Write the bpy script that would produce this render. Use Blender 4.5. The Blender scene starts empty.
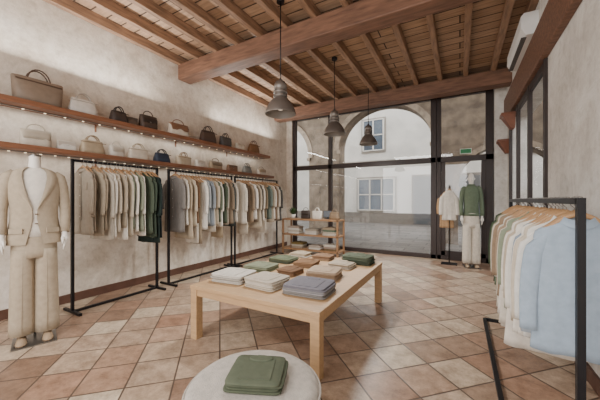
import bpy, math, random
from mathutils import Vector, Matrix
R=random.Random(7)
pi=math.pi
def lin(c): return tuple(((x/12.92) if x<=0.04045 else ((x+0.055)/1.055)**2.4) for x in c)
def hexc(h): return lin(tuple(int(h[i:i+2],16)/255 for i in (0,2,4)))
MATS={}
def mat(name,h,rough=0.7,var=0.12,scale=8,bump=0.0,bscale=60,metal=0.0,spec=0.5,stretch=(1,1,1)):
    if name in MATS: return MATS[name]
    m=bpy.data.materials.new(name); m.use_nodes=True; nt=m.node_tree; N=nt.nodes; L=nt.links
    b=N['Principled BSDF']; c=hexc(h)
    b.inputs['Roughness'].default_value=rough; b.inputs['Metallic'].default_value=metal
    b.inputs['Specular IOR Level'].default_value=spec
    tc=N.new('ShaderNodeTexCoord'); mp=N.new('ShaderNodeMapping'); mp.inputs['Scale'].default_value=stretch
    L.new(tc.outputs['Object'],mp.inputs['Vector'])
    n=N.new('ShaderNodeTexNoise'); n.inputs['Scale'].default_value=scale; n.inputs['Detail'].default_value=5
    L.new(mp.outputs[0],n.inputs['Vector'])
    r=N.new('ShaderNodeValToRGB'); r.color_ramp.elements[0].position=0.3; r.color_ramp.elements[1].position=0.7
    r.color_ramp.elements[0].color=tuple(x*(1-var) for x in c)+(1,)
    r.color_ramp.elements[1].color=tuple(min(1,x*(1+var)) for x in c)+(1,)
    L.new(n.outputs['Fac'],r.inputs['Fac']); L.new(r.outputs[0],b.inputs['Base Color'])
    if bump>0:
        n2=N.new('ShaderNodeTexNoise'); n2.inputs['Scale'].default_value=bscale; L.new(mp.outputs[0],n2.inputs['Vector'])
        bp=N.new('ShaderNodeBump'); bp.inputs['Strength'].default_value=bump; bp.inputs['Distance'].default_value=0.01
        L.new(n2.outputs['Fac'],bp.inputs['Height']); L.new(bp.outputs[0],b.inputs['Normal'])
    MATS[name]=m; return m

class M:
    def __init__(s): s.v=[];s.f=[];s.fm=[];s.fs=[];s.m=[]
    def mi(s,m):
        if m not in s.m: s.m.append(m)
        return s.m.index(m)
    def face(s,idx,m,sm=False): s.f.append(tuple(idx)); s.fm.append(s.mi(m)); s.fs.append(sm)
    def box(s,c,d,m,rz=0,T=None):
        b=len(s.v); x,y,z=d[0]/2,d[1]/2,d[2]/2
        for p in [(-x,-y,-z),(x,-y,-z),(x,y,-z),(-x,y,-z),(-x,-y,z),(x,-y,z),(x,y,z),(-x,y,z)]:
            q=Vector(p)
            if rz: q=Matrix.Rotation(rz,3,'Z')@q
            if T is not None: q=T@q
            s.v.append(tuple(q+Vector(c)))
        for f in [(0,3,2,1),(4,5,6,7),(0,1,5,4),(1,2,6,5),(2,3,7,6),(3,0,4,7)]: s.face([b+i for i in f],m)
    def bb(s,x0,x1,y0,y1,z0,z1,m): s.box(((x0+x1)/2,(y0+y1)/2,(z0+z1)/2),(abs(x1-x0),abs(y1-y0),abs(z1-z0)),m)
    def loft(s,rings,m,cap0=True,cap1=True,closed=True,sm=True):
        b=len(s.v); n=len(rings[0])
        for r in rings: s.v.extend([tuple(p) for p in r])
        for i in range(len(rings)-1):
            for j in range(n if closed else n-1):
                k=(j+1)%n
                s.face([b+i*n+j,b+i*n+k,b+(i+1)*n+k,b+(i+1)*n+j],m,sm)
        if cap0: s.face([b+j for j in range(n)][::-1],m,False)
        if cap1: s.face([b+(len(rings)-1)*n+j for j in range(n)],m,False)
    def tube(s,path,rad,m,n=8,flat=1.0,cap=True):
        path=[Vector(p) for p in path]; 
        if not hasattr(rad,'__len__'): rad=[rad]*len(path)
        rings=[]; up=None
        for i,p in enumerate(path):
            t=(path[min(i+1,len(path)-1)]-path[max(i-1,0)]).normalized()
            if up is None:
                up=Vector((0,1,0)) if abs(t.y)<0.9 else Vector((1,0,0))
            a=(up-t*up.dot(t)).normalized(); c=t.cross(a); up=a
            rings.append([p+a*math.cos(2*pi*j/n)*rad[i]*flat+c*math.sin(2*pi*j/n)*rad[i] for j in range(n)])
        s.loft(rings,m,cap,cap)
    def lathe(s,prof,c,m,n=32,cap0=False,cap1=False):
        s.loft([[(c[0]+r*math.cos(2*pi*j/n),c[1]+r*math.sin(2*pi*j/n),c[2]+z) for j in range(n)] for r,z in prof],m,cap0,cap1)
    def obj(s,name,loc=(0,0,0),rz=0,bevel=0,parent=None,sub=0,solid=0):
        me=bpy.data.meshes.new(name); me.from_pydata(s.v,[],s.f); 
        for m in s.m: me.materials.append(m)
        for i,p in enumerate(me.polygons): p.material_index=s.fm[i]; p.use_smooth=s.fs[i]
        me.update()
        o=bpy.data.objects.new(name,me); bpy.context.scene.collection.objects.link(o)
        o.location=loc; o.rotation_euler=(0,0,rz)
        if solid:
            k=o.modifiers.new('sol','SOLIDIFY'); k.thickness=solid; k.offset=0
        if bevel:
            k=o.modifiers.new('bev','BEVEL'); k.width=bevel; k.segments=2; k.limit_method='ANGLE'; k.angle_limit=0.9
        if sub:
            k=o.modifiers.new('sub','SUBSURF'); k.levels=sub; k.render_levels=sub
        if parent: o.parent=parent
        return o
def ring(cx,cy,z,a,b,n=24,p=2.0,amp=0,k=5,ph=0,tilt=0):
    out=[]
    for j in range(n):
        t=2*pi*j/n; c,s_=math.cos(t),math.sin(t)
        x=a*math.copysign(abs(c)**(2/p),c); y=b*math.copysign(abs(s_)**(2/p),s_)
        y+=amp*math.sin(k*x/max(a,.01)*1.6+ph); 
        out.append((cx+x,cy+y,z+tilt*x))
    return out
def empty(name,loc=(0,0,0),rz=0):
    e=bpy.data.objects.new(name,None); bpy.context.scene.collection.objects.link(e); e.location=loc; e.rotation_euler=(0,0,rz); e.empty_display_size=.1; return e

# ---------------- materials
BLK=mat('black_metal','17161a',0.45,0.1,metal=0.3)
DKF=mat('dark_window_frame','2f2320',0.5,0.15,20,stretch=(4,4,1))
OAK=mat('oak_wood','b5946e',0.5,0.12,6,0.08,40,stretch=(1,8,8))
SHW=mat('shelf_wood','84583f',0.5,0.2,5,0.05,40,stretch=(8,1,8))
BEAMX=mat('beam_wood','745442',0.6,0.35,4,0.2,25,stretch=(1,7,7))
JOIST=mat('joist_wood','92745d',0.6,0.35,4,0.2,25,stretch=(7,1,7))
HANG=mat('hanger_wood','b08a63',0.45,0.12,10)
MET=mat('steel','8d8b88',0.3,0.08,metal=0.9)
WHT=mat('white_mannequin','e9e4dc',0.45,0.03)
STONE=mat('arcade_stone','786a5a',0.9,0.4,3.5,0.5,12)
FAC=mat('facade_plaster','cec9bf',0.9,0.12,1.2)
def plaster(name,h1,h2,h3,lo=.84,sc=1.6):
    m=bpy.data.materials.new(name); m.use_nodes=True; nt=m.node_tree;N=nt.nodes;L=nt.links;b=N['Principled BSDF']
    b.inputs['Roughness'].default_value=.9
    tc=N.new('ShaderNodeTexCoord')
    n=N.new('ShaderNodeTexNoise'); n.inputs['Scale'].default_value=sc;n.inputs['Detail'].default_value=12;n.inputs['Roughness'].default_value=.74;n.inputs['Distortion'].default_value=.5
    L.new(tc.outputs['Object'],n.inputs['Vector'])
    r=N.new('ShaderNodeValToRGB');e=r.color_ramp.elements
    e[0].position=.33;e[0].color=hexc(h1)+(1,);e[1].position=.65;e[1].color=hexc(h3)+(1,)
    k=e.new(.5);k.color=hexc(h2)+(1,)
    L.new(n.outputs['Fac'],r.inputs[0])
    n3=N.new('ShaderNodeTexNoise'); n3.inputs['Scale'].default_value=sc*7;n3.inputs['Detail'].default_value=8;n3.inputs['Roughness'].default_value=.7
    L.new(tc.outputs['Object'],n3.inputs['Vector'])
    r3=N.new('ShaderNodeValToRGB');r3.color_ramp.elements[0].position=.32;r3.color_ramp.elements[1].position=.55
    r3.color_ramp.elements[0].color=(lo,lo*.98,lo*.96,1);r3.color_ramp.elements[1].color=(1.02,1.02,1.02,1);L.new(n3.outputs['Fac'],r3.inputs[0])
    mx=N.new('ShaderNodeMix');mx.data_type='RGBA';mx.blend_type='MULTIPLY';mx.inputs[0].default_value=1
    L.new(r.outputs[0],mx.inputs[6]);L.new(r3.outputs[0],mx.inputs[7]);L.new(mx.outputs[2],b.inputs['Base Color'])
    n2=N.new('ShaderNodeTexNoise');n2.inputs['Scale'].default_value=14;n2.inputs['Detail'].default_value=8;n2.inputs['Roughness'].default_value=.7;L.new(tc.outputs['Object'],n2.inputs['Vector'])
    bp=N.new('ShaderNodeBump');bp.inputs['Strength'].default_value=.4;bp.inputs['Distance'].default_value=.02
    L.new(n2.outputs['Fac'],bp.inputs['Height']);L.new(bp.outputs[0],b.inputs['Normal'])
    return m
PLL=plaster('plaster_left','c1b4a4','dbd1c4','ebe4da')
PLR=plaster('plaster_right','c6c2bb','dddad4','ecebe7')
def floor_mat():
    m=bpy.data.materials.new('terracotta_tiles'); m.use_nodes=True; nt=m.node_tree;N=nt.nodes;L=nt.links;b=N['Principled BSDF']
    tc=N.new('ShaderNodeTexCoord');mp=N.new('ShaderNodeMapping');mp.inputs['Rotation'].default_value=(0,0,pi/4)
    S=1/.33; mp.inputs['Scale'].default_value=(S,S,S); L.new(tc.outputs['Object'],mp.inputs[0])
    fl=N.new('ShaderNodeVectorMath');fl.operation='FLOOR';L.new(mp.outputs[0],fl.inputs[0])
    wn=N.new('ShaderNodeTexWhiteNoise');wn.noise_dimensions='2D';L.new(fl.outputs[0],wn.inputs['Vector'])
    r=N.new('ShaderNodeValToRGB');e=r.color_ramp.elements
    cols=['846a58','ad917c','baa692','967b68','c5b5a0','ab937e','a1806b','cabba6']
    e[0].position=0;e[0].color=hexc(cols[0])+(1,);e[1].position=1;e[1].color=hexc(cols[-1])+(1,)
    for i,c in enumerate(cols[1:-1]): k=e.new((i+1)/7);k.color=hexc(c)+(1,)
    L.new(wn.outputs['Value'],r.inputs[0])
    n=N.new('ShaderNodeTexNoise');n.inputs['Scale'].default_value=7;n.inputs['Detail'].default_value=10;n.inputs['Roughness'].default_value=.82;L.new(tc.outputs['Object'],n.inputs[0])
    r2=N.new('ShaderNodeValToRGB');r2.color_ramp.elements[0].position=.36;r2.color_ramp.elements[1].position=.64
    r2.color_ramp.elements[0].color=(.52,.47,.43,1);r2.color_ramp.elements[1].color=(1.16,1.15,1.13,1);L.new(n.outputs['Fac'],r2.inputs[0])
    mx=N.new('ShaderNodeMix');mx.data_type='RGBA';mx.blend_type='MULTIPLY';mx.inputs[0].default_value=1
    L.new(r.outputs[0],mx.inputs[6]);L.new(r2.outputs[0],mx.inputs[7])
    fr=N.new('ShaderNodeVectorMath');fr.operation='FRACTION';L.new(mp.outputs[0],fr.inputs[0])
    sp=N.new('ShaderNodeSeparateXYZ');L.new(fr.outputs[0],sp.inputs[0])
    def edge(o):
        a=N.new('ShaderNodeMath');a.operation='SUBTRACT';L.new(o,a.inputs[0]);a.inputs[1].default_value=.5
        c=N.new('ShaderNodeMath');c.operation='ABSOLUTE';L.new(a.outputs[0],c.inputs[0]);return c.outputs[0]
    mxm=N.new('ShaderNodeMath');mxm.operation='MAXIMUM';L.new(edge(sp.outputs[0]),mxm.inputs[0]);L.new(edge(sp.outputs[1]),mxm.inputs[1])
    gt=N.new('ShaderNodeMapRange');gt.inputs[1].default_value=.474;gt.inputs[2].default_value=.487;L.new(mxm.outputs[0],gt.inputs[0])
    m2=N.new('ShaderNodeMix');m2.data_type='RGBA';L.new(gt.outputs[0],m2.inputs[0]);L.new(mx.outputs[2],m2.inputs[6]);m2.inputs[7].default_value=hexc('55463c')+(1,)
    L.new(m2.outputs[2],b.inputs['Base Color'])
    bp=N.new('ShaderNodeBump');bp.invert=True;bp.inputs['Strength'].default_value=.4;bp.inputs['Distance'].default_value=.004;L.new(gt.outputs[0],bp.inputs['Height']);L.new(bp.outputs[0],b.inputs['Normal'])
    rr=N.new('ShaderNodeMapRange');rr.inputs[3].default_value=.22;rr.inputs[4].default_value=.48;L.new(n.outputs['Fac'],rr.inputs[0]);L.new(rr.outputs[0],b.inputs['Roughness'])
    return m
def plank_mat():
    m=bpy.data.materials.new('ceiling_planks'); m.use_nodes=True; nt=m.node_tree;N=nt.nodes;L=nt.links;b=N['Principled BSDF'];b.inputs['Roughness'].default_value=.6
    tc=N.new('ShaderNodeTexCoord');br=N.new('ShaderNodeTexBrick');L.new(tc.outputs['Object'],br.inputs[0])
    br.inputs['Color1'].default_value=hexc('bb9c80')+(1,);br.inputs['Color2'].default_value=hexc('96785f')+(1,);br.inputs['Mortar'].default_value=hexc('3a291f')+(1,)
    br.inputs['Scale'].default_value=1;br.inputs['Brick Width'].default_value=2.2;br.inputs['Row Height'].default_value=.2;br.inputs['Mortar Size'].default_value=.01
    mp=N.new('ShaderNodeMapping');mp.inputs['Scale'].default_value=(1,9,1);L.new(tc.outputs['Object'],mp.inputs[0])
    n=N.new('ShaderNodeTexNoise');n.inputs['Scale'].default_value=3;n.inputs['Detail'].default_value=6;L.new(mp.outputs[0],n.inputs[0])
    r2=N.new('ShaderNodeValToRGB');r2.color_ramp.elements[0].position=.3;r2.color_ramp.elements[1].position=.7
    r2.color_ramp.elements[0].color=(.7,.7,.7,1);r2.color_ramp.elements[1].color=(1.2,1.2,1.2,1);L.new(n.outputs[0],r2.inputs[0])
    mx=N.new('ShaderNodeMix');mx.data_type='RGBA';mx.blend_type='MULTIPLY';mx.inputs[0].default_value=1
    L.new(br.outputs[0],mx.inputs[6]);L.new(r2.outputs[0],mx.inputs[7]);L.new(mx.outputs[2],b.inputs['Base Color'])
    return m
def glass_mat():
    m=bpy.data.materials.new('window_glass');m.use_nodes=True;nt=m.node_tree;N=nt.nodes;L=nt.links
    N.remove(N['Principled BSDF']);t=N.new('ShaderNodeBsdfTransparent');g=N.new('ShaderNodeBsdfGlossy');g.inputs['Roughness'].default_value=.02
    mx=N.new('ShaderNodeMixShader');mx.inputs[0].default_value=.05;L.new(t.outputs[0],mx.inputs[1]);L.new(g.outputs[0],mx.inputs[2]);L.new(mx.outputs[0],N['Material Output'].inputs[0]);return m
GLS=glass_mat(); FLM=floor_mat(); PLK=plank_mat()
def emis(name,h,s):
    m=bpy.data.materials.new(name);m.use_nodes=True;b=m.node_tree.nodes['Principled BSDF'];b.inputs['Base Color'].default_value=hexc(h)+(1,)
    b.inputs['Emission Color'].default_value=hexc(h)+(1,);b.inputs['Emission Strength'].default_value=s;return m

# ---------------- room shell
XL,XR,YF,YB=-4.5,.85,-2.5,7.2; H=3.95
m=M();m.bb(XL-.3,XR+.3,YF-.3,YB+.15,-.2,0,FLM);m.obj('floor')
m=M();m.bb(XL-.3,XL,YF-.3,YB+.3,0,H+.3,PLL);m.obj('wall_left')
m=M();m.bb(XL,XR,YF-.3,YF,0,H+.3,PLL);m.obj('wall_rear')
m=M();m.bb(XL-.3,XR+.3,YF-.3,YB+.3,H,H+.15,PLK);m.obj('ceiling')
m=M()
m.bb(XR,XR+.3,YF-.3,4.1,0,H+.3,PLR);m.bb(XR,XR+.3,6.75,YB+.3,0,H+.3,PLR)
m.bb(XR,XR+.3,4.1,6.75,2.93,H+.3,PLR);m.bb(XR,XR+.3,4.1,6.75,0,.12,PLR);m.obj('wall_right')
m=M();m.bb(XL,XR,YB,YB+.3,3.79,H,PLL);m.obj('wall_back')
m=M();m.bb(XL,-4.31,YB,YB+.3,0,3.79,PLL);m.obj('wall_back.001')
m=M();m.bb(.63,XR,YB,YB+.3,0,3.79,PLR);m.obj('wall_back.002')
m=M();m.bb(XL,XL+.02,YF,YB,0,.11,mat('baseboard','5b3f33',.5));m.obj('baseboard_left')
m=M();m.bb(XR-.02,XR,YF,4.1,0,.11,MATS['baseboard']);m.obj('baseboard_right')
m=M();m.bb(XR-.07,XR+.0,2.6,7.1,2.93,3.38,BEAMX);m.obj('trim_1',bevel=.01)
for y in (-.1,3.45,6.55):
    m=M();m.bb(XL,XR,y,y+.27,3.55,3.83,BEAMX);m.obj('ceiling_beam',bevel=.015)
m=M();x=XL+.05
while x<XR:
    m.bb(x-.042,x+.042,YF,YB,3.81,H,JOIST);x+=.455
m.bb(XR-.08,XR,YF,YB,3.8,H,JOIST)
m.obj('ceiling_joists',bevel=.008)
def glaz(name,x0,x1,posts,tz,z1,door=None):
    m=M();d0,d1=YB+.03,YB+.13
    for p in posts: m.bb(p[0]-p[1]/2,p[0]+p[1]/2,d0,d1,0.002,z1,DKF)
    m.bb(x0,x1,d0,d1,tz-.05,tz+.07,DKF);m.bb(x0,x1,d0,d1,z1-.12,z1,DKF);m.bb(x0,x1,d0,d1,0.002,.1,DKF)
    m.bb(x0,x1,YB+.075,YB+.085,.1,tz-.05,GLS);m.bb(x0,x1,YB+.075,YB+.085,tz+.07,z1-.12,GLS)
    return m
m=glaz('w',-4.3,-.48,[(-4.25,.1),(-3.12,.1),(-.53,.12)],2.26,3.785);m.obj('window_1',bevel=.005)
m=glaz('d',-.46,.62,[(-.42,.09),(.55,.14)],2.26,3.785)
m.bb(-.37,-.29,YB+.02,YB+.12,.1,2.2,DKF);m.bb(.4,.48,YB+.02,YB+.12,.1,2.2,DKF);m.bb(-.37,.48,YB+.02,YB+.12,.1,.2,DKF)
m.tube([(-.27,YB-.03,.9),(-.27,YB-.03,1.3)],.012,MET)
m.obj('door_1',bevel=.005)
m=M();m.bb(-.0,.22,YB-.02,YB+.03,2.36,2.47,mat('sign_white','e8eee8'));m.bb(.01,.21,YB-.03,YB-.02,2.37,2.46,emis('sign_green','2a7a4c',.1));m.obj('exit_sign')
m=M()
for y in (4.13,5.0,5.9,6.72): m.bb(XR-.03,XR+.02,y-.035,y+.035,.12,2.93,DKF)
m.bb(XR-.02,XR+.02,4.1,6.75,.12,.22,DKF);m.bb(XR-.02,XR+.02,4.1,6.75,2.83,2.93,DKF)
m.bb(XR-.005,XR+.005,4.15,6.7,.22,2.83,GLS)
m.obj('window_2',bevel=.004)
m=M();ACW=mat('ac_white','e8e8e6',.4,.02)
prof=[(.0,0),(.0,.28),(-.15,.28),(-.18,.24),(-.18,.1),(-.13,.0)]
m.loft([[(XR+a,y,3.42+b) for a,b in prof] for y in (4.5,5.7)],ACW,sm=False)
m.bb(XR-.17,XR-.11,4.56,5.64,3.415,3.425,mat('ac_vent','5a5a5a'))
m.obj('air_conditioner',bevel=.012)
for (x,y,z,rz) in ((XR-.03,6.1,2.6,0),(XR-.0,6.98,2.3,0)):
    m=M();W=mat('sconce_wood','7c4c36',.5,.15,8)
    m.loft([[(x-a,y-b,zz),(x,y-b,zz),(x,y+b,zz),(x-a,y+b,zz)] for a,b,zz in ((.06,.07,z-.02),(.18,.13,z+.2),(.2,.14,z+.2),(.2,.14,z+.25))],W,sm=False)
    m.obj('wall_sconce',bevel=.005)

# ---------------- pendants
GM=mat('pendant_metal','807a75',.38,.15,6,metal=.6);GI=mat('pendant_inner','7f7a74',.5,.05)
BULB=emis('frosted_bulb','fff0dc',.5)
def pendant(x,y,zb,top):
    m=M();c=(x,y,zb)
    m.lathe([(.2,0),(.2,.012),(.19,.05),(.17,.1),(.14,.15),(.105,.19),(.08,.21),(.075,.215)],c,GM)
    m.lathe([(.195,0),(.183,.05),(.163,.098),(.13,.148),(.06,.2)],c,GI,cap1=True)
    m.lathe([(.2,0),(.195,0)],c,GM)
    m.lathe([(.075,.215),(.09,.225),(.09,.25),(.07,.255),(.07,.265),(.09,.27),(.09,.3),(.07,.305),(.07,.315),(.082,.32),(.082,.38),(.06,.42),(.025,.43),(.02,.46)],c,GM,cap1=True)
    m.lathe([(.0,.05),(.03,.06),(.04,.09),(.03,.13),(.02,.19)],c,BULB,n=16)
    m.tube([(x,y,zb+.45),(x,y,top-.03)],.007,BLK)
    m.lathe([(.05,top-zb-.04),(.05,top-zb)],c,BLK,n=16,cap0=True)
    m.obj('pendant_lamp')
pendant(-2.03,3.1,2.46,H);pendant(-2.0,4.85,2.55,H);pendant(-1.8,6.35,2.6,H)

# ---------------- shelves
def shelf(z,y0,y1,name):
    m=M();m.bb(XL,-4.2,y0,y1,z-.06,z,SHW)
    y=y0+.5
    while y<y1:
        m.bb(XL,XL+.015,y-.012,y+.012,z-.16,z-.06,SHW);y+=1.3
    m.obj(name,bevel=.006)
shelf(2.47,.3,5.95,'wall_shelf');shelf(1.97,.3,6.12,'wall_shelf')
LED=emis('led_warm','ffe9c8',1.6)
def leds(z,y0,y1,step,en):
    m=M();y=y0
    m.bb(-4.40,-4.37,y0-.05,y1+.05,z-.07,z-.0605,MET)
    while y<y1:
        m.lathe([(.0,-.076),(.012,-.076),(.012,-.07)],(-4.385,y,z),LED,12);y+=step
    m.obj('shelf_led_lights')
    l=bpy.data.lights.new('shelf_led_glow','AREA');l.shape='RECTANGLE';l.size=.03;l.size_y=y1-y0;l.energy=en;l.color=(1,.93,.83)
    o=bpy.data.objects.new('shelf_led_glow',l);bpy.context.scene.collection.objects.link(o);o.location=(-4.385,(y0+y1)/2,z-.08)
leds(2.47,.9,5.8,.2,6);leds(1.97,.9,6.0,.14,5)
# ---------------- bags
def bag(x,y,z,w,h,d,h1,style='tote',trim=None):
    m=M();F=mat('bag_'+h1,h1,.6,.1,15,.15,80);T=mat('bagtrim_'+(trim or h1),trim or h1,.5,.1)
    rings=[]
    top={'tote':1.12,'box':.97,'soft':.8,'clutch':1.0}[style]
    for s,wf,df in ((0,.92,.9),(.04,1,1),(.35,1+(top-1)*.3,1.0),(.7,1+(top-1)*.7,.75),(.95,top,.45),(1,top*.97,.35)):
        rings.append(ring(0,0,h*s,w/2*wf,d/2*df,20,4,amp=.004,k=3,ph=w*30))
    m.loft(rings,F)
    if style in('tote','soft'):
        for sy in(-1,1):
            m.tube([(w*.25*math.cos(a)*1.0,sy*d*.16,h*.88+h*.5*math.sin(a)) for a in [pi*i/10 for i in range(11)]],.008,T,6)
        m.box((0,-d*.3,h*.84),(w*1.0,.006,h*.05),T)
    if style=='box':
        rr=[ring(0,-d*.34-.012,h*.45,w*.42,.006,12,4),ring(0,-d*.3-.01,h*.75,w*.46,.008,12,4),ring(0,-.0,h*1.02,w*.49,d*.3,12,4)]
        m.loft(rr,T);m.tube([(w*.3*math.cos(a),0,h+h*.4*math.sin(a)) for a in [pi*i/8 for i in range(9)]],.007,T,6)
        m.box((0,-d*.42,h*.5),(.03,.01,.025),MET)
    if style=='clutch':
        m.box((0,-d*.35,h*.68),(w*.9,.008,h*.5),T);m.box((0,-d*.4,h*.48),(.03,.008,.02),MET)
    o=m.obj('handbag',(x,y,z),pi/2+R.uniform(-.12,.12));return o
for (y,w,h,d,c,st,t) in ((1.42,.42,.29,.2,'7b6b5c','tote','4c392d'),(1.88,.33,.2,.15,'cbc5bd','soft','a39a8f'),(2.33,.24,.17,.14,'3c322e','soft','2a2422'),(2.52,.16,.13,.1,'57493f','clutch','463a32'),
    (2.78,.28,.21,.15,'4a3c33','box','332923'),(3.34,.38,.21,.16,'d0c7b9','box','7c5a44'),(4.02,.36,.24,.16,'4a3a32','soft','2a2422'),(4.5,.28,.21,.14,'4b4a4a','tote','333333'),(5.45,.34,.22,.15,'7b593c','soft','523727'),(4.95,.26,.15,.13,'cdc4b5','clutch','b5a896')):
    bag(-4.34,y,2.471,w,h,d,c,st,t)
for (y,w,h,d,c,st,t) in ((1.4,.28,.19,.14,'bfb5a6','box','b0a594'),(1.7,.2,.12,.1,'cfcac0','clutch','bab0a3'),(1.99,.3,.18,.14,'a89880','soft','8b7962'),(2.3,.2,.16,.12,'cbc4b9','box','c0b8ab'),
    (2.62,.32,.18,.15,'c9bfb0','soft','a89a86'),(3.02,.28,.16,.14,'2d3648','soft','20242e'),(3.45,.28,.17,.13,'b9ab95','tote','8f7a62'),(3.82,.22,.14,.12,'d3cdc2','clutch','bfb5a6'),(4.22,.32,.16,.14,'988770','box','7a6b58'),(4.7,.28,.14,.12,'7a5a44','clutch','5f4534'),(5.2,.32,.17,.14,'7a7a75','soft','5a5a57'),(5.75,.28,.15,.13,'c5bcaf','box','a5947e')):
    bag(-4.34,y,1.971,w,h,d,c,st,t)

# ---------------- racks
def rack(x,y0,y1,h,foot,side=0):
    m=M();w=.03
    for y in(y0,y1):
        m.bb(x-w/2,x+w/2,y-w/2,y+w/2,.03,h,BLK);m.bb(x-foot,x+foot,y-w/2,y+w/2,0,.03,BLK)
    m.bb(x-w/2,x+w/2,y0,y1,h-w,h,BLK)
    m.bb(x+side*foot-w/2,x+side*foot+w/2,y0,y1,.0,.03,BLK)
    return m
def fab(h): return mat('fabric_'+h,h,.95,.08,25,.12,300,spec=.1)
def lerp(a,b,t): return a+(b-a)*t
def garment(m,x,y,bar,L,hw,th,col,sl=.55,dress=False,pants=False,yaw=0):
    F=fab(col);v0=len(m.v);ph=[R.uniform(0,6.28) for _ in range(4)];zt=bar-.105
    m.tube([(.02,0,bar-.012),(.022,0,bar+.006),(0.012,0,bar+.019),(0.0,0,bar+.021),(-.014,0,bar+.016),(-.02,0,bar),(-.015,0,bar-.022),(0,0,bar-.036),(0,0,zt+.03)],.003,MET,5)
    m.tube([(-hw*.88,0,zt-.06),(-hw*.6,0,zt-.028),(-hw*.3,0,zt+.018),(0,0,zt+.045),(hw*.3,0,zt+.018),(hw*.6,0,zt-.028),(hw*.88,0,zt-.06)],[.010,.012,.013,.017,.013,.012,.010],HANG,6,flat=.6)
    if pants:
        m.tube([(-hw*.8,0,zt-.06),(hw*.8,0,zt-.06)],.008,HANG,6)
        m.loft([ring(.0,0,zt-.052-L*s,hw*(.6+.08*s),th*(.4+.15*s),24,3,amp=.003+.005*s,k=2.5,ph=ph[0]) for s in [i/8 for i in range(9)]],F)
    else:
        n=44;fl=1.22 if dress else 1.06
        def body(s,w,t,z,am):
            out=[]
            for j in range(n):
                a=2*pi*j/n;c,s_=math.cos(a),math.sin(a);u=math.copysign(abs(c)**.85,c);sd=1 if s_>=0 else -1
                yy=t*math.copysign(abs(s_)**.8,s_)
                f=math.sin(5.2*u+ph[0]+.5*s*sd)+.6*math.sin(9.5*u+ph[1])+.35*math.sin(15*u+ph[2])
                zz=z+(.012*math.cos(pi*u)+.03*u*u if s>.98 else 0)
                out.append((w*u,yy+am*f*(.35+.65*abs(s_)),zz))
            return out
        tt=min(th*.42,.019)
        rr=[body(0,w,t,zt-dz,0) for dz,w,t in((-.004,.056,.016),(.004,.075,.02),(.018,hw*.55,.02),(.040,hw*.82,.02),(.056,hw*.93,.021),(.085,hw*.97,.021))]
        for i in range(1,13):
            s=i/12;rr.append(body(s,hw*(.95+(fl-.95)*s-.03*math.sin(pi*s)),lerp(.021,tt+.003,min(1,s*1.6)),zt-.085-(L-.085)*s,.002+.0075*s))
        m.loft(rr,F)
        mm=20;C=[]
        for k,(w,t,dz) in enumerate(((.06,.026,-.004),(.052,.026,.026),(.058,.033,.028),(.076,.04,-.004))):
            C.append([(w*math.cos(2*pi*j/mm),t*math.sin(2*pi*j/mm),zt+dz-(.03*max(0,-math.sin(2*pi*j/mm))**2 if k==3 else .018*max(0,-math.sin(2*pi*j/mm)))) for j in range(mm)])
        m.loft(C,F,False,False)
        if not dress:
            m.box((.0,-.026,zt-.05-(L-.1)*.4),(.026,.01,L*.72),F)
            for i in range(5): m.box((0,-.032,zt-.06-i*L*.16),(.009,.003,.009),WHT)
            m.box((hw*.45,-.022,zt-.2),(.075,.01,.085),F)
        if sl>0:
            for sx in(-1,1):
                S=[];n2=16
                for i in range(14):
                    s=i/13
                    cx=sx*(hw*lerp(.70,.86,min(1,s*5))+.045*math.sin(min(1,s*1.3)*pi/2));cy=-.006-.018*s+.006*math.sin(2.5*s+ph[3]);cz=zt-.050-sl*s
                    rr_=lerp(.050,.035,s**.8)*(min(1,.55+s*6));f_=.36 if s<.85 else .42
                    if s>.9: rr_=.037
                    S.append([(cx+rr_*(1+.06*math.sin(3*2*pi*j/n2+ph[2]+2.2*s))*math.cos(2*pi*j/n2),cy+rr_*f_*1.1*math.sin(2*pi*j/n2),cz-(sx*.03*math.cos(2*pi*j/n2) if s<.12 else 0)) for j in range(n2)])
                m.loft(S,F)
    M3=Matrix.Rotation(yaw,3,'Z')
    for i in range(v0,len(m.v)):
        q=M3@Vector((m.v[i][0],m.v[i][1],0));m.v[i]=(q.x+x,q.y+y,m.v[i][2])
def fill(x,y0,y1,bar,specs,name,hw0=.215):
    m=M();n=len(specs)
    for i,sp in enumerate(specs):
        y=y0+(y1-y0)*i/(n-1)+R.uniform(-.01,.01)
        col,L=sp[0],sp[1];kind=sp[2] if len(sp)>2 else ''
        garment(m,x+R.uniform(-.008,.008),y,bar,L+R.uniform(-.03,.03),hw0+R.uniform(-.014,.012),min(.045,(y1-y0)/n*.62),col,sl=0 if 's' in kind else .5+R.uniform(-.05,.06),dress='d' in kind,pants='p' in kind,yaw=R.uniform(-.14,.14))
    m.obj(name)
RX=-4.04
rack(RX,1.64,2.73,1.84,.2).obj('clothing_rack')
rack(RX,2.93,4.36,1.84,.2).obj('clothing_rack')
rack(RX,4.46,6.0,1.84,.2).obj('clothing_rack')
c1=[('9c9284',.82),('8a7e6f',.8),('a39785',.84),('9c8f7d',.78),('beb6a9',.88),('d0cac0',.84),('b9afa0',.82),('a99d8b',.76),('e3ded5',.9),('beb4a3',.86),('78806f',.8),('dcd5ca',.84),('8d9482',.82),('e4e0d8',.88),('545e50',.88),('465045',.9),('2f3936',.98),('282f31',.93)]
fill(RX,1.74,2.66,1.825,c1,'hanging_clothes')
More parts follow.
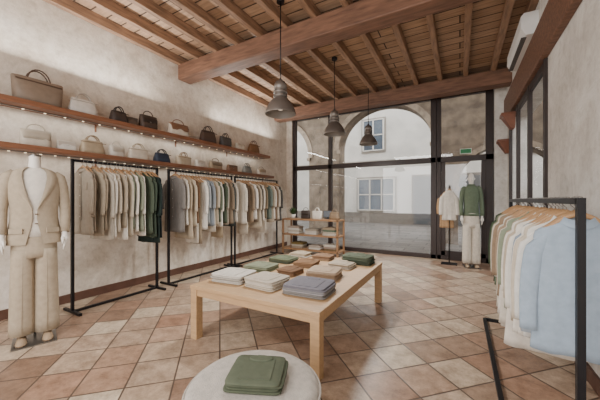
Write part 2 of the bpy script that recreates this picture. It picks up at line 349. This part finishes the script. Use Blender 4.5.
c2=[('7d7975',.88),('948f88',.84),('cfc9bf',.8),('ad9f8b',1.0,'d'),('bbaf9c',.83),('755a45',.78),('dcd5ca',1.05,'p'),('9b8e7b',1.05,'p'),('e2ddd4',.88),('a8aeb2',.83),('888f95',.82),('cbc2b3',.95,'d'),('bdb2a0',.84),('676f60',.8),('ded8ce',.9),('a5957e',1.05,'p'),('50594b',.84),('c2b9ac',.86),('827362',.82),('3c403e',.88),('d3cbbe',.84)]
fill(RX,3.02,4.28,1.825,c2,'hanging_clothes')
c3=[('d3ccc0',.88),('5a4c41',.84),('c4baaa',1.05,'p'),('978570',.83),('dcd7ce',.82),('746758',.88),('b7ab98',1.0,'d'),('42403d',.86),('ccc4b7',.84),('877965',.82),('c9c0b2',1.05,'p'),('68736c',.84),('ada18f',.88),('d7d1c7',.86),('745e4b',.84),('beb4a5',.88),('4d4b48',.86),('cdc5b8',.88)]
fill(RX,4.56,5.92,1.825,c3,'hanging_clothes')
rack(.48,1.76,3.8,1.36,.24,-1).obj('clothing_rack')
cr=[('9dadbd',.66),('aab5c0',.69),('dad8d2',.70),('c8bdac',.72),('e0dbd1',.74),('93a0ae',.62),('e0dbd1',.78),('b9ab98',.76),('dbd4c9',.94,'d'),('ab9b86',.78),('dfd9ce',.92,'d'),('8b9480',.74),('d6cec1',.92,'d'),('a18c76',.76),('dfd9ce',.94,'d'),('b8a994',.82),('dcd6cc',.9,'d'),('937f6a',.80),('d6cec1',.92,'d'),('7b8570',.78),('cbc1b3',.86),('a09079',.82),('6c7563',.78),('45503f',.78),('3a4535',.78)]
fill(.515,1.93,3.7,1.345,cr,'hanging_clothes',.19)

# ---------------- table
m=M();x0,x1,y0,y1,zt=-2.3,-.9,1.9,3.85,.52
m.bb(x0,x1,y0,y1,zt-.035,zt,OAK);
for a,b_,c_,d_ in((x0+.02,x1-.02,y0+.015,y0+.04),(x0+.02,x1-.02,y1-.04,y1-.015),(x0+.015,x0+.04,y0+.02,y1-.02),(x1-.04,x1-.015,y0+.02,y1-.02)): m.bb(a,b_,c_,d_,zt-.1,zt-.034,OAK)
for x in(x0+.005,x1-.085):
    for y in(y0+.005,y1-.085): m.bb(x,x+.08,y,y+.08,0,zt-.034,OAK)
m.obj('display_table',bevel=.004)
def folded(x,y,z,w,d,cols,rz,th=.028):
    m=M();zz=0
    for i,c in enumerate(cols):
        F=fab(c)
        for k in range(2):
            ww=w*R.uniform(.96,1.03)*(1 if k==0 else .97);dd=d*R.uniform(.95,1.03);t=th/2;ox,oy=R.uniform(-.008,.008),R.uniform(-.008,.008)
            rr=[ring(ox,oy,zz,ww/2*.95,dd/2*.95,28,9),ring(ox,oy,zz+t*.25,ww/2,dd/2,28,9),ring(ox,oy,zz+t*.75,ww/2,dd/2,28,9),ring(ox,oy,zz+t*.98,ww/2*.97,dd/2*.97,28,9),ring(ox,oy,zz+t*1.04,ww/2*.6,dd/2*.6,28,6)]
            m.loft(rr,F);zz+=t
        if i==len(cols)-1:
            m.box((0,-d*.05,zz+.002),(w*.55,d*.7,.005),F,rz=.03);m.loft([ring(0,d*.3,zz,.07,.03,14),ring(0,d*.3,zz+.012,.06,.025,14)],F)
    m.obj('folded_clothes',(x,y,z),rz)
Z=.521
folded(-2.05,2.25,Z,.38,.32,['b5afa6','a8a299','c3beb5'],.1)
folded(-1.63,2.27,Z,.36,.32,['b3a898','c5bcaf','b3a99b'],-.08)
folded(-1.19,2.3,Z,.42,.34,['7b7774','8f8c8d','75737a'],.06)
folded(-2.08,2.76,Z,.36,.30,['72775f','7b806c'],.05)
folded(-1.68,2.76,Z,.24,.24,['8b705a','755c49'],-.1)
folded(-1.28,2.83,Z,.34,.30,['a28d78','927c66','ab9884'],.12)
folded(-2.08,3.26,Z,.34,.28,['595f51','636955'],-.05)
folded(-1.7,3.2,Z,.28,.28,['937960','7e634c'],.08)
folded(-1.28,3.33,Z,.3,.24,['b9b1a5','ab9f8e'],-.06)
folded(-2.05,3.67,Z,.28,.22,['beb6aa','a89a84'],0)
folded(-1.68,3.66,Z,.28,.22,['957c66','866c57'],.05)
folded(-1.17,3.66,Z,.38,.28,['474e42','50584a','5a6152'],-.05,.034)

# ---------------- pouf
m=M();PF=mat('pouf_fabric','b5aea5',.95,.12,30,.5,180)
m.lathe([(.0,.0),(.30,.0),(.325,.01),(.338,.04),(.343,.12),(.347,.25),(.344,.35),(.335,.388),(.317,.408),(.28,.416),(.15,.42),(.001,.421)],(0,0,0),PF,64)
m.lathe([(.345,.375),(.349,.38),(.345,.386),(.338,.38)],(0,0,0),PF,64)
m.obj('round_pouf',(-.93,1.17,0))
folded(-.91,1.18,.422,.29,.25,['525848','5a6050'],.42,.03)

# ---------------- console
CW=mat('console_wood','94704f',.5,.15,6,stretch=(1,8,8))
m=M();x0,x1,y0,y1=-3.98,-2.45,6.15,6.6
for z in(.88,.5,.14): m.bb(x0,x1,y0,y1,z-.035,z,CW)
for x in(x0,x1-.04):
    for y in(y0,y1-.04): m.bb(x,x+.04,y,y+.04,0,.88,CW)
m.obj('console_table',bevel=.003)
for x,z,c in((-3.7,.5,['d5cfc5','b5ab9c','c8c3ba','a8988a']),(-3.2,.5,['cbc6be','bdb5a8','948a7c']),(-2.72,.5,['c2baae','afa494','5d6a5a','97856e']),(-3.6,.14,['99897a','b0a898','73603c']),(-3.1,.14,['c8c2b8','a5988b']),(-2.7,.14,['78654b','99887c','bdb4a6'])):
    folded(x,6.37,z+.001,.34,.3,c,0,.045)
for x,c,st,w,h in((-3.4,'3b322e','box',.24,.2),(-3.08,'d5cec2','tote',.24,.2),(-2.62,'7d6850','soft',.26,.18)):
    o=bag(x,6.36,.881,w,h,.12,c,st,c);o.rotation_euler[2]=0
m=M();m.box((0,0,.01),(.14,.1,.015),BLK);m.box((0,.01,.12),(.22,.012,.17),BLK);m.box((0,.02,.04),(.03,.01,.07),BLK);m.box((0,.003,.12),(.2,.003,.15),mat('screen','3a4048',.2));m.obj('tablet_display',(-2.85,6.47,.882),.2)
m=M();m.lathe([(.0,0),(.05,0),(.065,.1),(.06,.1),(.055,.08),(.0,.08)],(0,0,0),mat('pot_ceramic','d9d2c7',.4),20)
G=mat('leaf_green','3c5630',.5,.25,12)
for i in range(46):
    a=R.uniform(0,6.28);t=R.uniform(.2,1.1);l=R.uniform(.12,.24);d=Vector((math.cos(a)*math.sin(t),math.sin(a)*math.sin(t),math.cos(t)))
    s=Vector((-math.sin(a),math.cos(a),0))*.025;p0=Vector((0,0,.09));b=len(m.v)
    for q in(p0,p0+d*l*.6+s,p0+d*l-Vector((0,0,.02)),p0+d*l*.6-s,): m.v.append(tuple(q))
    m.face((b,b+1,b+2,b+3),G,True)
m.obj('potted_plant',(-3.78,6.38,.881))

# ---------------- mannequins
def mannequin(loc,rz,top,pants,inner,head=False,blazer=True,name='mannequin',sc=(1,1,1)):
    E=empty(name,loc,rz);E.scale=sc;FT=fab(top);FP=fab(pants);FI=fab(inner)
    rows=[(1.665,.075,.062,36),(1.645,.135,.078,34),(1.615,.185,.092,30),(1.565,.212,.105,27),(1.48,.212,.122,23),(1.38,.202,.13,17),(1.25,.185,.12,6),(1.17,.188,.12,5),(1.09,.2,.126,9),(1.0,.215,.133,14),(.93,.222,.138,18)]
    if not blazer: rows=[(1.655,.07,.06,0),(1.63,.12,.075,0),(1.60,.165,.085,0),(1.55,.185,.1,0),(1.45,.185,.12,0),(1.3,.17,.118,0),(1.18,.168,.115,0),(1.1,.178,.12,0),(1.04,.17,.113,0)]
    def P(z,a,b,ang,off=0):
        return (math.sin(ang)*(a+off),-math.cos(ang)*(b+off),z)
    m=M()
    m.loft([[P(z,a-.014,b-.014,2*pi*j/32) for j in range(32)] for z,a,b,g in rows if z>.95],FI if blazer else FT)
    if blazer:
        n=40;rr=[]
        for off in(0,-.008):
            rr=[]
            for z,a,b,g in rows:
                g0=math.radians(g);rr.append([P(z,a+off,b+off,g0+(2*pi-2*g0)*j/(n-1)) for j in range(n)])
            m.loft(rr,FT,False,False,closed=False)
        for sx in(-1,1):
            L=[]
            for (z,a,b,g),w in zip(rows[:7],(26,24,24,26,22,12,1)):
                g0=math.radians(g-2);L.append([Vector(P(z,a,b,sx*(g0+math.radians(w)*k/3),.010+.008*(k%3>0))) for k in range(4)])
            m.loft(L,FT,False,False,closed=False)
            m.box((sx*.14,-.104,1.06),(.11,.012,.045),FT,rz=sx*.45)
        for z in(1.22,1.13): m.lathe([(.0,-.01),(.012,-.008),(.012,.0),(0,.002)],(.012,-.13,z),mat('button','6b5642'),10)
    else:
        m.loft([ring(0,0,1.03,.17,.117,32),ring(0,0,1.08,.18,.125,32)],FT)
        m.loft([ring(0,0,1.64,.085,.07,24),ring(0,0,1.67,.075,.065,24)],FT)
    for sx in(-1,1):
        sh=.2 if blazer else .178
        path=[(sx*(sh-.05),0,1.61),(sx*(sh-.005),0,1.57),(sx*(sh+.02),.005,1.47),(sx*(sh+.035),.01,1.36),(sx*(sh+.045),.0,1.26),(sx*(sh+.045),-.025,1.15),(sx*(sh+.04),-.055,1.03)]
        m.tube(path,[.04,.056,.055,.05,.047,.045,.042],FT,14)
        hx,hy,hz=sx*(sh+.038),-.06,1.03
        H_=[(hx,hy,hz+.03),(hx,hy-.004,hz-.02),(hx,hy-.01,hz-.06),(hx,hy-.014,hz-.1)]
        m.tube(H_,[.024,.022,.034,.032],WHT,10,flat=1.0)
        for k in range(4):
            yy=hy-.014+(k-1.5)*.018;l=(.062,.075,.07,.055)[k]
            m.tube([(hx,yy,hz-.09),(hx-sx*.003,yy,hz-.1-l*.5),(hx-sx*.012,yy,hz-.1-l)],[.0088,.0082,.006],WHT,6)
        m.tube([(hx-sx*.01,hy-.035,hz-.05),(hx-sx*.016,hy-.055,hz-.08),(hx-sx*.02,hy-.058,hz-.115)],[.011,.0095,.007],WHT,6)
    m.loft([ring(0,0,1.12,.145,.1,32),ring(0,0,1.05,.16,.11,32),ring(0,0,.95,.178,.12,32),ring(0,0,.86,.182,.125,32),ring(0,0,.8,.178,.122,32)],FP)
    for sx in(-1,1):
        m.loft([ring(sx*(.088+.006*s),.0,.88-.80*s,.092+.014*s,.118-.0*s,28,2.1,amp=.004*s,k=2.0,ph=sx+1) for s in [i/8 for i in range(9)]],FP)
        m.tube([(sx*.09,-.117,.85),(sx*.095,-.12,.4),(sx*.095,-.12,.09)],.003,FP,5)
        SH=mat('shoe_suede','a08a70',.7);rr=[]
        for y,w,h_ in((.07,.02,.05),(.06,.034,.065),(.0,.036,.07),(-.07,.042,.055),(-.13,.045,.045),(-.18,.035,.035),(-.2,.012,.02)):
            rr.append([(sx*.1+w*math.cos(t),y,.012+max(0,h_*math.sin(t)) ) for t in [pi*k/9 for k in range(10)]])
        m.loft(rr,SH);m.loft([[(sx*.1-w,y,0.011),(sx*.1+w,y,0.011),(sx*.1+w,y,.02),(sx*.1-w,y,.02)] for y,w in((.075,.03),(.0,.038),(-.1,.046),(-.18,.036),(-.205,.012))],mat('sole','5b4836'),sm=False)
    m.obj('clothed_body',parent=E)
    m=M()
    if head:
        m.lathe([(.07,1.6),(.056,1.64),(.05,1.68),(.052,1.72)],(0,.01,0),WHT,20)
        rr=[]
        for i in range(15):
            t=i/14;z=1.66+.24*t;w=math.sin(pi*min(1,max(.02,t*.94+.04)))**.55
            r=[]
            for j in range(24):
                a=2*pi*j/24;x=.073*w*(1-.18*(1-t)*1.0)*math.sin(a);y=-.095*w*math.cos(a)+ .01
                if abs(x)<.016 and math.cos(a)>0 and .3<t<.52: y-=.016*(1-(abs(t-.34))*4)
                if .5<t<.6 and math.cos(a)>.5 and .015<abs(x)<.05: y+=.008
                r.append((x,y,z))
            rr.append(r)
        m.loft(rr,WHT)
        for sx in(-1,1): m.tube([(sx*.07,.01,1.80),(sx*.078,.02,1.79),(sx*.076,.018,1.765),(sx*.069,.01,1.755)],[.006,.01,.009,.005],WHT,6)
    else:
        m.lathe([(.08,1.6),(.06,1.64),(.05,1.68),(.046,1.74),(.048,1.775)],(0,.0,0),WHT,24)
        m.lathe([(.05,1.772),(.052,1.785),(.043,1.793),(.015,1.797),(.012,1.81),(0,1.813)],(0,0,0),MET,24)
    m.obj('bust',parent=E)
    m=M();m.bb(-.17,.17,-.22,.2,0,.01,MET);m.tube([(.0,.14,.01),(.0,.14,.35),(.0,.09,.42)],.011,MET);m.obj('stand',parent=E)
    return E
mannequin((-3.62,1.16,0),math.radians(72),'aa9c88','ad9f8b','dcd5ca',sc=(.93,.95,1))
mannequin((.2,6.72,0),math.radians(8),'66725f','cfc6b8','e9e3d9',head=True,blazer=False,sc=(.82,.9,1))
m=M();x=-.2;y=6.8
m.bb(x-.15,x+.15,y-.12,y+.12,0,.015,BLK);m.tube([(x,y+.06,.01),(x,y+.06,1.62),(x,y,1.66)],.01,BLK)
garment(m,x-.0,y-.02,1.64,.62,.13,.05,'d8d2c8',sl=.45);garment(m,x-.05,y+.08,1.6,.75,.13,.04,'a98a6a',sl=.4)
m.obj('garment_stand')

# ---------------- exterior
def paving():
    m=bpy.data.materials.new('stone_paving');m.use_nodes=True;nt=m.node_tree;N=nt.nodes;L=nt.links;b=N['Principled BSDF'];b.inputs['Roughness'].default_value=.7
    tc=N.new('ShaderNodeTexCoord');br=N.new('ShaderNodeTexBrick');L.new(tc.outputs['Object'],br.inputs[0])
    br.inputs['Color1'].default_value=hexc('7f7a74')+(1,);br.inputs['Color2'].default_value=hexc('625e59')+(1,);br.inputs['Mortar'].default_value=hexc('3f3c39')+(1,)
    br.inputs['Scale'].default_value=1;br.inputs['Brick Width'].default_value=.9;br.inputs['Row Height'].default_value=.45;br.inputs['Mortar Size'].default_value=.015
    L.new(br.outputs[0],b.inputs['Base Color']);return m
PV=paving()
m=M();m.bb(-25,20,YB+.15,40,-.2,-.02,PV);m.obj('street_ground')
m=M();m.bb(XR+.3,20,-8,YB+.15,-.2,-.02,PV);m.obj('side_yard_ground')
m=M();m.bb(3.2,3.5,-8,9.9,-.02,4.2,mat('courtyard_plaster','dfdcd6',.9,.1,1.5));m.obj('courtyard_wall')
def arcade():
    m=M();ya,yb=10,10.6;zt=6.5
    cuts=[(-3.94,-.78,3.2,1.45),(-.05,2.4,1.75,1.2),(-8.2,-5.2,3.0,1.5)]
    cuts.sort();x=-14
    VOU=mat('arch_voussoir','938472',.9,.3,6,.4,15)
    for a,b,sp,hh in cuts:
        m.bb(x,a,ya,yb,-.02,zt,STONE)
        n=24;c=(a+b)/2;r=(b-a)/2
        pts=[(c-r*math.cos(pi*i/n),sp+hh*math.sin(pi*i/n)**.95) for i in range(n+1)]
        for i in range(n):
            (xa,za),(xb,zb)=pts[i],pts[i+1];v=len(m.v)
            m.v+= [(xa,ya,za),(xb,ya,zb),(xb,ya,zt),(xa,ya,zt),(xa,yb,za),(xb,yb,zb),(xb,yb,zt),(xa,yb,zt)]
            m.face((v,v+1,v+2,v+3),STONE);m.face((v+5,v+4,v+7,v+6),STONE);m.face((v+1,v,v+4,v+5),STONE)
            k=1.12;xa2,xb2=c+(xa-c)*k,c+(xb-c)*k;za2,zb2=sp+(za-sp)*k,sp+(zb-sp)*k;v=len(m.v)
            m.v+=[(xa,ya-.06,za),(xb,ya-.06,zb),(xb2,ya-.06,zb2),(xa2,ya-.06,za2),(xa,ya,za),(xb,ya,zb),(xb2,ya,zb2),(xa2,ya,za2)]
            m.face((v,v+1,v+2,v+3),VOU);m.face((v+1,v,v+4,v+5),VOU);m.face((v+3,v+2,v+6,v+7),VOU)
        for e in(a,b): m.bb(e-.06,e+.06,ya-.08,ya+.0,sp-.12,sp,VOU)
        x=b
    m.bb(x,12,ya,yb,-.02,zt,STONE)
    return m
arcade().obj('stone_arcade')
m=M();m.bb(-14,12,YB+.3,10.6,5.6,5.8,STONE);m.obj('portico_shade_slab')  # unseen slab, added to keep sky light off the arcade wall
m=M();Y=17
m.bb(-25,15,Y,Y+.5,-.02,9,FAC)
m.bb(-25,15,Y-.06,Y,-.02,.6,mat('facade_plinth','7a736a',.9));m.bb(-25,15,Y-.1,Y,3.55,3.7,mat('facade_band','958e83',.9))
GR=mat('facade_glass','4f5a64',.15,.2,1);SH=mat('roller_shutter','585b5d',.5,.1,3)
def fwin(a,b,z0,z1,n=2):
    m.bb(a-.12,b+.12,Y-.08,Y,z0-.12,z1+.12,MATS['facade_band']);m.bb(a,b,Y-.09,Y-.07,z0,z1,GR)
    for i in range(n+1): xx=a+(b-a)*i/n;m.bb(xx-.04,xx+.04,Y-.13,Y-.08,z0,z1,FAC)
    for z in(z0,z1,(z0+z1)/2): m.bb(a,b,Y-.13,Y-.08,z-.03,z+.03,FAC)
fwin(-5.4,-3.3,.75,2.6,3);fwin(-5.1,-3.9,4.3,6.1);fwin(-8.2,-7,4.3,6.1);fwin(.2,1.5,4.3,6.1);fwin(-8.5,-6.6,.75,2.6,3)
for a,b in((-2.25,-1.1),(-.4,.9)):
    m.bb(a-.1,b+.1,Y-.08,Y,-.02,2.75,MATS['facade_plinth'])
    for i in range(26): m.bb(a,b,Y-.12-.015*(i%2),Y-.07,.0+i*.1,.1+i*.1,SH)
m.obj('building_facade')

# ---------------- lights
w=bpy.data.worlds.new('w');bpy.context.scene.world=w;w.use_nodes=True
w.node_tree.nodes['Background'].inputs[0].default_value=(.95,.97,1,1);w.node_tree.nodes['Background'].inputs[1].default_value=3.8
def area(name,loc,rot,sx,sy,e,col=(1,.98,.95)):
    l=bpy.data.lights.new(name,'AREA');l.shape='RECTANGLE';l.size=sx;l.size_y=sy;l.energy=e;l.color=col
    o=bpy.data.objects.new(name,l);bpy.context.scene.collection.objects.link(o);o.location=loc;o.rotation_euler=rot
area('rear_fill',(-1.8,-2.3,1.9),(pi/2,0,0),4.2,2.6,200,(1,.99,.98))  # fill light added behind the camera; the rear wall has no window
area('rear_overhead_fill',(-1.8,-.9,3.5),(0,0,0),3,1,95,(1,.99,.98))  # overhead fill added out of view to brighten the room, no fixture
for i,(x,y,z) in enumerate(((-2.03,3.1,2.46),(-2.0,4.85,2.53),(-1.8,6.35,2.6))):
    l=bpy.data.lights.new('pendant_light','SPOT');l.energy=160;l.color=(1,.98,.94);l.shadow_soft_size=.12;l.spot_size=math.radians(160);l.spot_blend=.8
    o=bpy.data.objects.new('pendant_light',l);bpy.context.scene.collection.objects.link(o);o.location=(x,y,z-.08)
for y in(1.6,5.0):
    area('ceiling_wash_fill',(-4.3,y+.3,2.9),(0,math.radians(-150),0),.12,2.2,36,(1,.97,.92))  # invented uplights, added to brighten the ceiling wood
c=bpy.data.cameras.new('cam');c.sensor_width=36;c.lens=285/600*36;c.clip_start=.05
o=bpy.data.objects.new('camera',c);bpy.context.scene.collection.objects.link(o);o.location=(0,0,1.35);o.rotation_euler=(pi/2,0,math.radians(29.3))
bpy.context.scene.camera=o
